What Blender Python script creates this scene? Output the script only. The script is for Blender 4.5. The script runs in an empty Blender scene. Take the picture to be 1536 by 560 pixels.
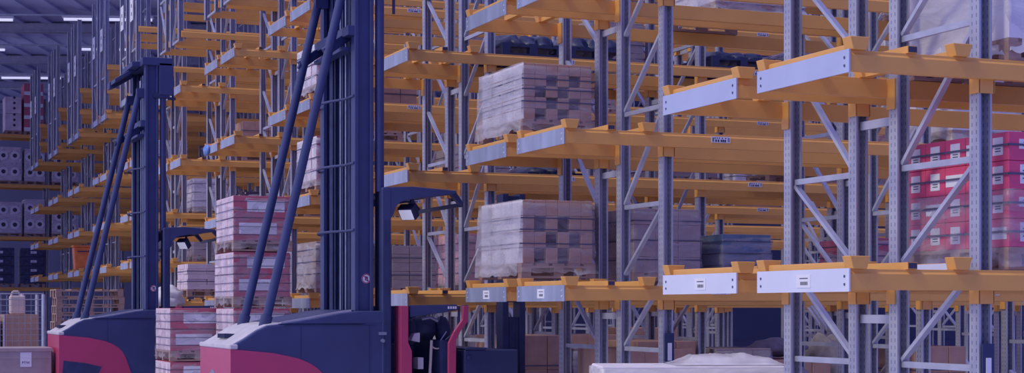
import bpy, bmesh, math, random
from mathutils import Vector, Matrix, noise

random.seed(7)
SC = bpy.context.scene
COL = SC.collection
TH = math.radians(21.7)             # the racks stand about 22 degrees off the camera axis
A = Vector((math.cos(TH), math.sin(TH), 0))
B = Vector((-math.sin(TH), math.cos(TH), 0))

# ------------------------------------------------------------------ materials
def nodes_mat(name):
    m = bpy.data.materials.new(name); m.use_nodes = True
    nt = m.node_tree
    return m, nt, nt.nodes['Principled BSDF']

def mat(name, c, rough=.6, metal=0., var=.12, scale=6., spec=.4, stretch=(1, 1, 1), bump=0.):
    m, nt, b = nodes_mat(name)
    b.inputs['Roughness'].default_value = rough
    b.inputs['Metallic'].default_value = metal
    b.inputs['Specular IOR Level'].default_value = spec
    tc = nt.nodes.new('ShaderNodeTexCoord')
    mp = nt.nodes.new('ShaderNodeMapping'); mp.inputs['Scale'].default_value = stretch
    nz = nt.nodes.new('ShaderNodeTexNoise'); nz.inputs['Scale'].default_value = scale; nz.inputs['Detail'].default_value = 5
    rp = nt.nodes.new('ShaderNodeValToRGB')
    rp.color_ramp.elements[0].position = .3; rp.color_ramp.elements[1].position = .7
    rp.color_ramp.elements[0].color = tuple(x*(1-var) for x in c) + (1,)
    rp.color_ramp.elements[1].color = tuple(min(1, x*(1+var)) for x in c) + (1,)
    L = nt.links.new
    L(tc.outputs['Object'], mp.inputs['Vector']); L(mp.outputs['Vector'], nz.inputs['Vector'])
    L(nz.outputs['Fac'], rp.inputs['Fac']); L(rp.outputs['Color'], b.inputs['Base Color'])
    if bump:
        bp = nt.nodes.new('ShaderNodeBump'); bp.inputs['Strength'].default_value = bump; bp.inputs['Distance'].default_value = .02
        L(nz.outputs['Fac'], bp.inputs['Height']); L(bp.outputs['Normal'], b.inputs['Normal'])
    return m

def punched_steel():
    """galvanised steel with the rows of punched slots that run up every upright"""
    m, nt, b = nodes_mat('punched_galvanised_steel')
    N, L = nt.nodes.new, nt.links.new
    b.inputs['Roughness'].default_value = .42; b.inputs['Metallic'].default_value = .35
    tc = N('ShaderNodeTexCoord'); sp = N('ShaderNodeSeparateXYZ'); L(tc.outputs['Object'], sp.inputs[0])
    def mth(op, a, bb=None):
        n = N('ShaderNodeMath'); n.operation = op
        for i, v in enumerate((a, bb)):
            if v is None: continue
            if isinstance(v, (int, float)): n.inputs[i].default_value = v
            else: L(v, n.inputs[i])
        return n.outputs[0]
    fz = mth('ABSOLUTE', mth('SUBTRACT', mth('FRACT', mth('DIVIDE', sp.outputs['Z'], .05)), .5))
    mz = mth('LESS_THAN', fz, .26)
    def near(o, c): return mth('LESS_THAN', mth('ABSOLUTE', mth('SUBTRACT', mth('ABSOLUTE', o), c)), .0045)
    hole = mth('MULTIPLY', mz, near(sp.outputs['Y'], .022))
    nz = N('ShaderNodeTexNoise'); nz.inputs['Scale'].default_value = 3; nz.inputs['Detail'].default_value = 6
    L(tc.outputs['Object'], nz.inputs['Vector'])
    rp = N('ShaderNodeValToRGB')
    rp.color_ramp.elements[0].position = .3; rp.color_ramp.elements[1].position = .7
    rp.color_ramp.elements[0].color = (.42, .43, .50, 1); rp.color_ramp.elements[1].color = (.53, .54, .61, 1)
    L(nz.outputs['Fac'], rp.inputs['Fac'])
    mx = N('ShaderNodeMixRGB'); mx.inputs['Color2'].default_value = (.20, .21, .32, 1)
    L(hole, mx.inputs['Fac']); L(rp.outputs['Color'], mx.inputs['Color1']); L(mx.outputs['Color'], b.inputs['Base Color'])
    return m

def film_mat(name, c, lo, hi, scale=2.2):
    """stretch film: clear where it lies flat, milky where it is creased and doubled"""
    m, nt, b = nodes_mat(name)
    N, L = nt.nodes.new, nt.links.new
    b.inputs['Base Color'].default_value = c + (1,); b.inputs['Roughness'].default_value = .3
    b.inputs['Specular IOR Level'].default_value = .5
    tc = N('ShaderNodeTexCoord'); mp = N('ShaderNodeMapping'); mp.inputs['Scale'].default_value = (1, 1, 3.2)
    mp.inputs['Rotation'].default_value = (.18, -.18, 0)
    nz = N('ShaderNodeTexNoise'); nz.inputs['Scale'].default_value = scale; nz.inputs['Detail'].default_value = 4; nz.inputs['Distortion'].default_value = .8
    rp = N('ShaderNodeValToRGB')
    rp.color_ramp.elements[0].position = .36; rp.color_ramp.elements[1].position = .72
    rp.color_ramp.elements[0].color = (lo,)*3 + (1,); rp.color_ramp.elements[1].color = (hi,)*3 + (1,)
    tr = N('ShaderNodeBsdfTransparent'); mx = N('ShaderNodeMixShader')
    bp = N('ShaderNodeBump'); bp.inputs['Strength'].default_value = .6; bp.inputs['Distance'].default_value = .03
    L(tc.outputs['Object'], mp.inputs[0]); L(mp.outputs[0], nz.inputs['Vector']); L(nz.outputs['Fac'], rp.inputs['Fac'])
    L(nz.outputs['Fac'], bp.inputs['Height']); L(bp.outputs[0], b.inputs['Normal'])
    L(rp.outputs['Color'], mx.inputs[0]); L(tr.outputs[0], mx.inputs[1]); L(b.outputs[0], mx.inputs[2])
    L(mx.outputs[0], nt.nodes['Material Output'].inputs['Surface'])
    return m

def emit(name, c, s):
    m, nt, b = nodes_mat(name)
    b.inputs['Emission Color'].default_value = c + (1,); b.inputs['Emission Strength'].default_value = s
    return m

M = dict(
    yellow=mat('yellow_paint', (.82, .41, .105), .45, 0, .06, 2.5),
    steel=punched_steel(),
    galv=mat('galvanised_steel', (.52, .54, .64), .42, .45, .14, 5),
    plate=mat('galvanised_plate', (.42, .46, .60), .38, .35, .28, 4, stretch=(1, 1, .25)),
    plate_white=mat('pale_grey_plate', (.70, .73, .86), .4, 0, .05, 3),
    plate_blue=mat('pale_blue_grey_plate', (.46, .51, .72), .4, 0, .06, 3),
    bolt=mat('bolt_steel', (.10, .11, .17), .4, .5),
    bolt_light=mat('bright_bolt_steel', (.75, .76, .82), .35, .3),
    black=mat('dark_navy_enamel', (.046, .060, .170), .45, 0, .12, 3),
    black2=mat('black_steel', (.032, .044, .13), .5, 0, .2, 8),
    rubber=mat('black_plastic', (.03, .037, .10), .6),
    chrome=mat('bright_steel_rod', (.30, .32, .46), .3, .4),
    red=mat('red_enamel', (.52, .06, .16), .35, 0, .05, 2),
    greycover=mat('light_grey_cover', (.62, .58, .64), .45, 0, .1, 6),
    cardboard=mat('brown_cardboard', (.50, .30, .235), .85, 0, .12, 5),
    cardboard_grey=mat('grey_brown_cardboard', (.40, .32, .34), .85, 0, .12, 5),
    card_dark_gap_shade=mat('dark_cardboard_and_gap_shade', (.075, .055, .10), .9, 0, .2, 5),  # dark cartons, and painted shade of gaps in the brown loads
    pinkcard=mat('pink_printed_carton', (.70, .36, .42), .7, 0, .12, 4),
    redcard=mat('red_printed_carton', (.72, .09, .21), .6, 0, .08, 4),
    redcard2=mat('faded_red_carton', (.54, .14, .20), .6, 0, .12, 4),
    whitecard=mat('white_carton', (.76, .72, .78), .7, 0, .08, 5),
    lilaccard=mat('pale_pink_carton_end', (.72, .58, .66), .7, 0, .16, 3),
    paper=mat('white_label_paper', (.80, .80, .86), .7, 0, .03),
    ink=mat('printing_ink', (.05, .05, .10), .7),
    darkwrap=mat('black_film_wrapped_goods', (.055, .06, .13), .35, 0, .4, 9, bump=.8),
    bluewrap=mat('blue_grey_film_goods', (.13, .19, .30), .4, 0, .25, 6, bump=.6),
    wood=mat('pallet_wood', (.38, .25, .22), .85, 0, .25, 4, stretch=(1, 6, 6)),
    strap=mat('packing_strap', (.09, .09, .17), .5),
    floor=mat('concrete_floor', (.48, .46, .54), .55, 0, .15, .8),
    wall=mat('dark_wall_cladding', (.24, .24, .34), .8, 0, .1, .4),
    ceil=mat('corrugated_roof_sheet', (.52, .52, .78), .7, 0, .1, .3),
    truss=mat('roof_steel', (.40, .40, .52), .6),
    sacks=mat('grey_paper_sack', (.33, .30, .36), .8, 0, .2, 8, bump=.6),
    orange=mat('orange_plastic', (.78, .20, .06), .5),
    bluefilm=mat('blue_film', (.16, .30, .72), .35, 0, .25, 9, bump=.5),
    beige=mat('beige_plastic', (.66, .55, .50), .5, 0, .1, 4),
    wire=mat('grey_wire', (.42, .43, .52), .5, .3),
    signred=mat('prohibition_red', (.55, .10, .16), .5),
    film=film_mat('clear_stretch_film', (.72, .69, .78), .22, .66),
    film_thin=film_mat('thin_stretch_film', (.58, .55, .64), .07, .52, 2.4),
    film_milky=film_mat('milky_stretch_film', (.78, .76, .84), .45, .95, 2.),
    lamp=emit('lamp_tube', (.62, .62, .88), .85),
    lens=emit('work_lamp_lens', (.62, .62, .85), .45),
)

# ------------------------------------------------------------------ mesh builder
class MB:
    def __init__(s): s.v, s.f, s.m, s.s = [], [], [], []
    def add(s, vs, fs, mi=0, smooth=False, mtx=None):
        n = len(s.v)
        for p in vs:
            p = Vector(p)
            s.v.append(mtx @ p if mtx else p)
        for f in fs:
            s.f.append([n+i for i in f]); s.m.append(mi); s.s.append(smooth)
        return s
    def box(s, x0, x1, y0, y1, z0, z1, mi=0, mtx=None):
        v = [(x0,y0,z0),(x1,y0,z0),(x1,y1,z0),(x0,y1,z0),(x0,y0,z1),(x1,y0,z1),(x1,y1,z1),(x0,y1,z1)]
        return s.add(v, [(0,3,2,1),(4,5,6,7),(0,1,5,4),(1,2,6,5),(2,3,7,6),(3,0,4,7)], mi, False, mtx)
    def prism(s, prof, a, b, axis='y', mi=0, mtx=None):
        """profile of (p,q) points swept from a to b. axis y: (x,z); axis x: (y,z); axis z: (x,y)"""
        def pt(p, t): return {'y': (p[0], t, p[1]), 'x': (t, p[0], p[1]), 'z': (p[0], p[1], t)}[axis]
        n = len(prof)
        vs = [pt(p, a) for p in prof] + [pt(p, b) for p in prof]
        fs = [tuple(range(n))[::-1], tuple(range(n, 2*n))] + [(i, (i+1) % n, n+(i+1) % n, n+i) for i in range(n)]
        return s.add(vs, fs, mi, False, mtx)
    def tube(s, p0, p1, r, n=10, mi=0, r1=None, cap=True):
        p0, p1 = Vector(p0), Vector(p1); d = (p1-p0).normalized()
        x = d.orthogonal().normalized(); y = d.cross(x); r1 = r if r1 is None else r1
        vs = [p0+(x*math.cos(2*math.pi*i/n)+y*math.sin(2*math.pi*i/n))*r for i in range(n)]
        vs += [p1+(x*math.cos(2*math.pi*i/n)+y*math.sin(2*math.pi*i/n))*r1 for i in range(n)]
        s.add(vs, [(i, (i+1) % n, n+(i+1) % n, n+i) for i in range(n)], mi, True)
        if cap: s.add(vs, [tuple(range(n))[::-1], tuple(range(n, 2*n))], mi)
        return s
    def path(s, pts, r, n=8, mi=0):
        for a, b in zip(pts, pts[1:]): s.tube(a, b, r, n, mi)
        return s
    def bar(s, p0, p1, w, h, mi=0, up=(0, 0, 1)):
        p0, p1 = Vector(p0), Vector(p1); d = (p1-p0).normalized()
        x = d.cross(Vector(up)); x = x.normalized() if x.length > 1e-4 else d.orthogonal().normalized()
        y = x.cross(d)
        vs = [p+x*a*w/2+y*b*h/2 for p in (p0, p1) for a, b in ((-1,-1),(1,-1),(1,1),(-1,1))]
        return s.add(vs, [(0,3,2,1),(4,5,6,7),(0,1,5,4),(1,2,6,5),(2,3,7,6),(3,0,4,7)], mi)
    def mesh(s, name, mats, bevel=0., seg=1):
        me = bpy.data.meshes.new(name)
        me.from_pydata([tuple(p) for p in s.v], [], s.f)
        for k in (mats if isinstance(mats, (list, tuple)) else [mats]): me.materials.append(M[k])
        for p, mi, sm in zip(me.polygons, s.m, s.s): p.material_index = mi; p.use_smooth = sm
        bm = bmesh.new(); bm.from_mesh(me)
        bmesh.ops.recalc_face_normals(bm, faces=bm.faces[:])
        if bevel:
            es = [e for e in bm.edges if len(e.link_faces) == 2 and e.calc_face_angle(0) > .6]
            bmesh.ops.bevel(bm, geom=es, offset=bevel, segments=seg, affect='EDGES', profile=.6, clamp_overlap=True)
        bm.to_mesh(me); bm.free(); me.update()
        return me

CACHE = {}
def cached(key, fn):
    if key not in CACHE: CACHE[key] = fn()
    return CACHE[key]

def put(name, me, parent=None, loc=(0, 0, 0), rot=(0, 0, 0)):
    o = bpy.data.objects.new(name, me); COL.objects.link(o)
    o.parent = parent; o.location = loc; o.rotation_euler = rot
    return o

LABELS = set()
def tag(o, label, cat, group=None, kind=None):
    n = len(label.split())
    assert 4 <= n <= 16, (n, label)
    if label in LABELS and not group: print('DUP LABEL', label)
    LABELS.add(label)
    o['label'] = label; o['category'] = cat
    if group: o['group'] = group
    if kind: o['kind'] = kind
    return o

def thing(name, label, cat, loc=(0, 0, 0), rz=TH, group=None):
    return tag(put(name, None, None, loc, (0, 0, rz)), label, cat, group)

def structure(name, me, loc=(0, 0, 0), rz=0):
    o = put(name, me, None, loc, (0, 0, rz)); o['kind'] = 'structure'
    return o

# ------------------------------------------------------------------ pallet rack parts
D_PL, C_PL, B_PL, A_PL = .105, 1.0, 1.505, 2.40      # upright centre lines across one double row
U0, BAY = 1.05, 2.8

def upright_mesh(h):
    def f():
        pr = [(-.05,-.05),(-.036,-.05),(-.036,.03),(-.010,.03),(-.006,.0),(.006,.0),(.010,.03),(.036,.03),(.036,-.05),(.05,-.05),
              (.05,.05),(-.05,.05)]
        return MB().prism(pr, 0, h, 'z').mesh('upright', 'steel')
    return cached(('upright', h), f)

def beam_mesh(L, flip):
    def f():
        # box beam with a shallow stepped ledge on its front
        pr = [(0,-.13),(.05,-.13),(.05,0),(.012,0),(.012,-.018),(0,-.03)]
        if flip: pr = [(.05-a, b) for a, b in pr]
        return MB().prism(pr, 0, L, 'x').mesh('beam', 'yellow', .002)
    return cached(('beam', L, flip), f)

def inner_beam_mesh(L, flip):
    def f():
        pr = [(0,-.13),(.05,-.13),(.05,0),(.02,0),(.02,-.042),(0,-.05)]
        if flip: pr = [(.05-a, b) for a, b in pr]
        return MB().prism(pr, 0, L, 'x').mesh('beam', 'yellow', .002)
    return cached(('ibeam', L, flip), f)

def bracket_mesh():
    def f():
        b = MB()
        b.box(-.06, .06, -.062, -.05, -.215, -.004); b.box(-.064, -.0505, -.062, .035, -.215, -.004); b.box(.0505, .064, -.062, .035, -.215, -.004)
        return b.mesh('beam_bracket', 'yellow', .002)
    return cached('bracket', f)

def support_mesh(L, kind, pale=False):
    def f():
        b = MB()
        if kind == 'saddle':
            b.box(-.03, .03, .076, L-.076, 0, .045, 1)
            for y0, y1 in ((-.02, .075), (L-.075, L+.02)):
                for z0, z1, w0, w1 in ((0, .08, .050, .072),):
                    vs = [(-w0,y0,z0),(w0,y0,z0),(w0,y1,z0),(-w0,y1,z0),(-w1,y0,z1),(w1,y0,z1),(w1,y1,z1),(-w1,y1,z1)]
                    b.add(vs, [(0,3,2,1),(4,5,6,7),(0,1,5,4),(1,2,6,5),(2,3,7,6),(3,0,4,7)])
                b.box(-.03, .03, y0+.004, y1-.004, .055, .0805)
            return b.mesh('pallet_support', ['yellow', 'plate_white' if pale else 'yellow'], .003)
        b.box(-.035, .035, -.01, L+.01, 0, .045)
        b.box(-.03, .03, -.014, -.0095, .006, .04, 1)
        return b.mesh('pallet_support', ['yellow', 'ink'], 0)
    return cached(('support', L, kind, pale), f)

def end_plate_mesh(L, white):
    def f():
        b = MB(); b.box(-.01, 0, 0, L, -.140, .004)
        for y in (.05, L-.05):
            for z in (-.045, -.095):
                b.tube((-.013, y, z), (-.0095, y, z), .009, 8, 1)
        return b.mesh('end_plate', [('plate_white' if white == 1 else 'plate_blue') if white else 'plate', 'bolt' if white else 'bolt_light'])
    return cached(('plate', L, white), f)

def square_label_mesh():
    def f():
        b = MB(); b.box(-.002, 0, 0, .17, 0, .085)
        for y in (.035, .05, .065, .08, .095, .11): b.box(-.003, -.0021, y, y+.009, .018, .040, 1)
        b.box(-.003, -.0021, .03, .13, .058, .064, 1)
        return b.mesh('barcode_label', ['paper', 'ink'])
    return cached('sqlabel', f)

def location_label_mesh():
    def f():
        b = MB(); b.box(0, .20, -.002, 0, 0, .055)
        r = random.Random(3)
        for x in (.012, .022, .172, .184): b.box(x, x+.006, -.003, -.0021, .008, .046, 1)
        for x in (.05, .075, .105, .125, .145): b.box(x-.008, x+.008, -.003, -.0021, .006, .028, 1)
        for x in (.04, .062, .085, .115, .15): b.box(x-.006, x+.006, -.003, -.0021, .036, .047, 1)
        return b.mesh('location_label', ['paper', 'ink'])
    return cached('loclabel', f)

def diag_mesh(y0, z0, y1, z1):
    k = ('diag', round(y0, 3), round(y1, 3), round(z1-z0, 3))
    return cached(k, lambda: MB().bar((0, y0, 0), (0, y1, z1-z0), .028, .042, up=(1, 0, 0)).mesh('diagonal_brace', 'galv'))
def horiz_mesh(y0, y1):
    return cached(('hor', y0, y1), lambda: MB().bar((0, y0, 0), (0, y1, 0), .03, .042).mesh('horizontal_brace', 'galv'))

NODES = [.35, 1.0, 1.31, 1.99, 2.66, 3.55, 4.28, 5.0, 5.72, 6.44, 7.16, 7.88, 8.6, 9.32]
HOR = {.35, 1.31, 2.66, 3.55, 5.0, 6.44, 7.88, 9.32}

def bracing(root, u, zlo, zhi, separate):
    for near in (True, False):
        y0, y1 = (D_PL+.05, C_PL-.05) if near else (B_PL+.05, A_PL-.05)
        mb = MB()
        for a, b in zip(NODES, NODES[1:]):
            if a < zlo-.01 or b > zhi+.01: continue
            p = ((y1, a+.03), (y0, b-.03)) if near else ((y0, a+.03), (y1, b-.03))
            if b-a < .4: continue
            if separate: put('diagonal_brace', diag_mesh(p[0][0], p[0][1], p[1][0], p[1][1]), root, (u, 0, p[0][1]))
            else: mb.bar((u, p[0][0], p[0][1]), (u, p[1][0], p[1][1]), .028, .042, up=(1, 0, 0))
        for z in NODES:
            if z in HOR and zlo-.01 <= z <= zhi+.01:
                if separate: put('horizontal_brace', horiz_mesh(y0, y1), root, (u, 0, z))
                else: mb.bar((u, y0, z), (u, y1, z), .03, .042)
        if mb.v: put('frame_bracing', mb.mesh('frame_bracing', 'galv'), root)

ROWS = {}
def rack_row(n, X, Y, levels, nbays, label, upper=(), hang=None, white=False, detail=True, zmax=9.7, pd=True):
    root = thing('pallet_rack', label, 'pallet rack', (X, Y, 0), TH, 'double rows of yellow beamed pallet racking')
    ROWS[n] = (root, Vector((X, Y, 0)), levels)
    frames = [U0 + BAY*i for i in range(nbays+1)]
    for u in frames:
        for v in (D_PL, C_PL, B_PL, A_PL):
            put('upright', upright_mesh(9.7), root, (u, v, 0))
        bracing(root, u, .3, zmax, detail)
        for z in (1.62, 3.0, 4.4, 5.9):
            if z < zmax: put('row_spacer', cached('spacer', lambda: MB().bar((0, C_PL+.05, 0), (0, B_PL-.05, 0), .03, .06).mesh('row_spacer', 'galv')), root, (u, 0, z))
        for v in (D_PL, C_PL, B_PL, A_PL):
            put('base_plate', cached('bp', lambda: MB().box(-.062, .062, -.062, .062, 0, .01).mesh('base_plate', 'galv')), root, (u, v, 0))
    for li, z in enumerate(list(levels) + list(upper)):
        up = li >= len(levels)
        for pi, v in enumerate((0., C_PL+.055, B_PL-.105, A_PL+.055)):
            flip = pi in (1, 3)
            L0 = U0 + BAY
            fn = beam_mesh if pi == 0 else inner_beam_mesh
            u00 = 0 if not hang or li < len(levels) else .02
            b = put('beam', fn(L0-u00, flip), root, (u00, v, z))
            if detail and pi in (0, 2) and not up: 
                put('location_label', location_label_mesh(), b, (1.46 if n != 3 else 1.9, -.0005, -.075))
            for i in range(1, nbays if not up else min(2, nbays)):
                b = put('beam', fn(BAY, flip), root, (frames[i], v, z))
                if detail and pi in (0, 2): put('location_label', location_label_mesh(), b, (.62, -.0005, -.075))
            if detail or (n <= 8 and pi in (0, 2)):
                if not up:
                    for u in frames:
                        vv = (D_PL, C_PL, B_PL, A_PL)[pi]
                        put('beam_bracket', bracket_mesh(), root, (u, vv, z), (0, 0, math.pi if flip else 0))
        if up or not pd: continue
        for k, (v0, L) in enumerate(((-.005, 1.115), (1.395, 1.115))):
            wh = (1 if li == 0 else 2) if white else 0
            pl = put('end_plate', end_plate_mesh(L, wh), root, (0, v0, z))
            if li == 0 and n <= 2:
                put('barcode_label', square_label_mesh(), pl, (-.0105, .44, -.112))
            for u, kd in ((.062, 'saddle'), (.45, 'tube'), (.82, 'saddle')):
                put('pallet_support', support_mesh(1.105, kd, n == 1 and li == 0 and k == 0 and u > .8), root, (u, v0+.005, z))
    if hang:
        zb, zt = hang
        for v in (D_PL, C_PL, B_PL, A_PL):
            put('end_frame_upright', upright_mesh(round(zt-zb, 2)), root, (.02, v, zb))
        for y0, y1, s in ((D_PL+.05, C_PL-.05, 1), (B_PL+.05, A_PL-.05, 0)):
            mb = MB()
            z = zb+.05; k = s
            while z < zt-.3:
                mb.bar((.02, y0, z), (.02, y1, z), .03, .042)
                a, b = (y1, y0) if k else (y0, y1)
                mb.bar((.02, a, z+.03), (.02, b, min(zt, z+1.0)), .022, .035, up=(1, 0, 0)); z += 1.05
            put('end_frame_bracing', mb.mesh('end_frame_bracing', 'galv'), root)
        zs = 8.2
        for v in (.62, 2.02):
            s = put('row_sign', cached('rowsign', lambda: MB().box(-.012, 0, -.19, .19, 0, .56).box(-.014, -.0121, -.05, .05, .12, .2, 1).box(-.014, -.0121, -.05, .05, .3, .38, 1).mesh('row_sign', ['paper', 'strap'])), root, (-.035, v, zs))
    return root

ORD = ['', 'nearest', 'second', 'third', 'fourth', 'fifth', 'sixth', 'seventh', 'eighth', 'ninth', 'tenth', 'eleventh']
NEARL = [3.285, 4.68]
rack_row(1, 2.072, 10.30, [1.939, 3.286, 4.68], 1, 'rack row nearest the camera with broad white end plates on yellow beams', white=True, zmax=4.4)
rack_row(2, .465, 14.83, [1.897, 3.289, 4.66], 2, 'rack row with two wrapped brown carton loads standing on its beam ends', zmax=5.1)
rack_row(3, -1.198, 19.36, [1.861, 3.29, 4.69, 6.07], 3, 'rack row rising straight behind the cab of the nearer truck', zmax=5.8)
rack_row(4, -2.874, 23.90, [1.833, 3.303, 4.67, 6.08], 4, 'rack row half hidden behind the mast of the nearer truck', zmax=6.5)
rack_row(5, -4.693, 28.43, [1.83, 3.27, 4.62, 6.10], 5, 'rack row above the red carton stack with blue film on one end plate', (7.15, 7.9), (6.95, 9.71), detail=False, zmax=8)
rack_row(6, -6.50, 32.96, [1.83, 3.23, 4.63, 6.08], 5, 'rack row directly right of the top of the farther truck mast', (7.15, 7.9), (6.95, 9.71), detail=False, zmax=8.7)
rack_row(7, -8.346, 37.49, [2.74, 3.84, 5.06, 6.58], 5, 'rack row right behind the mast of the farther truck', (7.14, 8.0), (6.45, 9.71), detail=False, zmax=9.4)
rack_row(8, -10.138, 42.02, [2.72, 3.83, 5.06, 6.58], 5, 'rack row first to the left of the farther truck mast', (7.2, 7.8), (6.42, 9.71), detail=False, zmax=9.4)
rack_row(9, -11.991, 46.56, [2.72, 3.83, 5.06, 6.58], 2, 'rack row second to the left of the farther truck mast', (7.2, 7.8), (6.42, 9.71), detail=False, zmax=9.4)
rack_row(10, -13.806, 51.09, [2.72, 3.83, 5.06, 6.55], 2, 'rack row third to the left of the farther truck mast', (7.2, 7.8), (6.42, 9.71), detail=False, zmax=9.4)
rack_row(11, -15.671, 55.62, [2.72, 3.83, 5.06, 6.55], 3, 'rack row farthest back with its tall end frame against the dark roof', (7.2, 7.8), (6.42, 9.71), detail=False, zmax=9.4)

# striped upright guards and the blue film on a plate
def guard(n, v):
    def f():
        b = MB(); b.box(-.045, .045, -.03, -.02, 0, 1.45)
        for z in (.2, .45, .7, .95, 1.2): b.box(-.02, .02, -.034, -.0201, z, z+.16, 1)
        return b.mesh('upright_guard', ['black2', 'paper'])
    o = put('upright_guard', cached('guard', f), ROWS[n][0], (U0, D_PL-.05, .02))
    o['label'] = 'black guard strip with white reflectors'
guard(1, D_PL); guard(2, D_PL)
def blob(b, c, r, seed, n=14, m=9, mi=0, amp=.25):
    vs, fs = [], []
    for j in range(m+1):
        for i in range(n):
            t, p = math.pi*j/m, 2*math.pi*i/n
            d = Vector((math.sin(t)*math.cos(p), math.sin(t)*math.sin(p), math.cos(t)))
            k = 1+amp*noise.noise(d*2.2+Vector((seed, 0, 0)))
            vs.append((c[0]+d.x*r[0]*k, c[1]+d.y*r[1]*k, c[2]+d.z*r[2]*k))
    for j in range(m):
        for i in range(n): fs.append((j*n+i, j*n+(i+1) % n, (j+1)*n+(i+1) % n, (j+1)*n+i))
    b.add(vs, fs, mi, True)
o = put('film_scrap', (lambda b: (blob(b, (-.03, 2.22, 4.56), (.05, .22, .10), 3.1), b)[1])(MB()).mesh('film_scrap', 'bluefilm'), ROWS[5][0]); o['label'] = 'blue film clinging to the plate'

# rear shelf rack on the far left
def rear_rack():
    root = thing('pallet_rack', 'shelf rack on far left carrying banded loads, its beams facing the aisle', 'pallet rack', (-20.95, 62, 0), TH)
    for u in (-1.9, .9, 3.7, 6.5):
        for v in (.05, 1.05): put('upright', upright_mesh(9.7), root, (u, v, 0))
        mb = MB()
        for z in range(9): mb.bar((u, .1, z+.3), (u, 1.0, z+1.2), .03, .04, up=(1, 0, 0))
        put('frame_bracing', mb.mesh('frame_bracing', 'galv'), root)
    for z in (2.46, 4.37, 6.33, 8.2):
        for u in (-1.9, .9, 3.7):
            for v, fl in ((-.055, False), (1.105, True)): put('beam', beam_mesh(BAY, fl), root, (u, v, z))
    return root
rear = rear_rack()

# ------------------------------------------------------------------ pallet loads
def pallet_mesh(w, d, mk='wood'):
    def f():
        b = MB()
        for i in range(3):
            y = i*(d-.1)/2
            b.box(0, w, y, y+.1, .0, .022)
            for j in range(3):
                x = j*(w-.1)/2
                b.box(x, x+.1, y, y+.1, .022, .1)
            b.box(0, w, y, y+.1, .1, .122)
        n = 5
        for i in range(n):
            x = i*(w-.12)/(n-1)
            b.box(x, x+.12, 0, d, .122, .144)
        return b.mesh('pallet', mk)
    return cached(('pallet', w, d, mk), f)

def carton_mesh(w, d, h, m):
    k = ('carton', round(w, 3), round(d, 3), round(h, 3), tuple(m))
    def f():
        b = MB().box(0, w, 0, d, 0, h)
        if len(m) > 1: b.m[5] = 1
        return b.mesh('carton', list(m), .004)
    return cached(k, f)

def sheet_mesh(kind, w, h, m=('paper', 'ink'), marks=True, axis='front'):
    k = ('sheet', kind, round(w, 3), round(h, 3), m, axis)
    def f():
        b = MB()
        if axis == 'front':
            b.box(0, w, -.002, 0, 0, h)
            if marks:
                for t in (.25, .45, .65): b.box(w*.18, w*.6, -.003, -.0021, h*t, h*t+h*.06, 1)
        else:
            b.box(-.002, 0, 0, w, 0, h)
            if marks:
                for t in (.2, .34, .5): b.box(-.003, -.0021, w*.2, w*.75, h*t, h*t+h*.05, 1)
        return b.mesh('label', list(m))
    return cached(k, f)

def film_mesh(w, d, z0, z1, seed, matk, taper=.0, flare=.03, amp=.018, nw=16, nd=20, nz=14):
    per = [(w*i/nw, 0) for i in range(nw)] + [(w, d*i/nd) for i in range(nd)] + [(w-w*i/nw, d) for i in range(nw)] + [(0, d-d*i/nd) for i in range(nd)]
    n = len(per); vs, fs = [], []
    cx, cy = w/2, d/2
    for j in range(nz+1):
        t = j/nz
        for i, (x, y) in enumerate(per):
            p = Vector((x*3.1+seed, y*3.1, t*5+seed))
            q = noise.noise(p)*amp + noise.noise(p*2.7)*amp*.6
            z = z0+(z1-z0)*t
            if j == 0: z = max(.012, z+.05*noise.noise(Vector((i*.45, seed, 0)))+.02)
            k = 1+(flare if j == 0 else 0)-taper*t + .018
            ox, oy = (x-cx), (y-cy)
            vs.append((cx+ox*k+(q if ox > 0 else -q)*(abs(ox) > cx*.98), cy+oy*k+(q if oy > 0 else -q)*(abs(oy) > cy*.98), z + (noise.noise(p*1.7)*.012 if j == nz else 0)))
    for j in range(nz):
        for i in range(n): fs.append((j*n+i, j*n+(i+1) % n, (j+1)*n+(i+1) % n, (j+1)*n+i))
    c = len(vs)
    g = 8
    top = nz*n
    # crumpled lid: two inner rings and a centre
    ring = top
    for r in (.66, .33):
        st = len(vs)
        for i in range(n):
            p = Vector(vs[top+i]); v = Vector((cx, cy, z1))
            w2 = v.lerp(p, r)
            w2.z = z1 + .012 + .03*noise.noise(Vector((w2.x*5+seed, w2.y*5, r)))
            vs.append(tuple(w2))
        for i in range(n): fs.append((ring+i, ring+(i+1) % n, st+(i+1) % n, st+i))
        ring = st
    vs.append((cx, cy, z1+.015))
    vs = [(x, y, z-.04*(z-z0)/(z1-z0)) for x, y, z in vs]
    for i in range(n): fs.append((ring+i, ring+(i+1) % n, len(vs)-1))
    return MB().add(vs, fs, 0, True).mesh('stretch_wrap', matk)

def strap_mesh(w, d, z0=0, h=.014):
    def f():
        e = .008; b = MB()
        b.box(-e, w+e, -e, -e+.003, 0, h); b.box(-e, w+e, d+e-.003, d+e, 0, h)
        b.box(-e, -e+.003, -e, d+e, 0, h); b.box(w+e-.003, w+e, -e, d+e, 0, h)
        return b.mesh('strap', 'strap')
    return cached(('strap', w, d, h), f)

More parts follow.
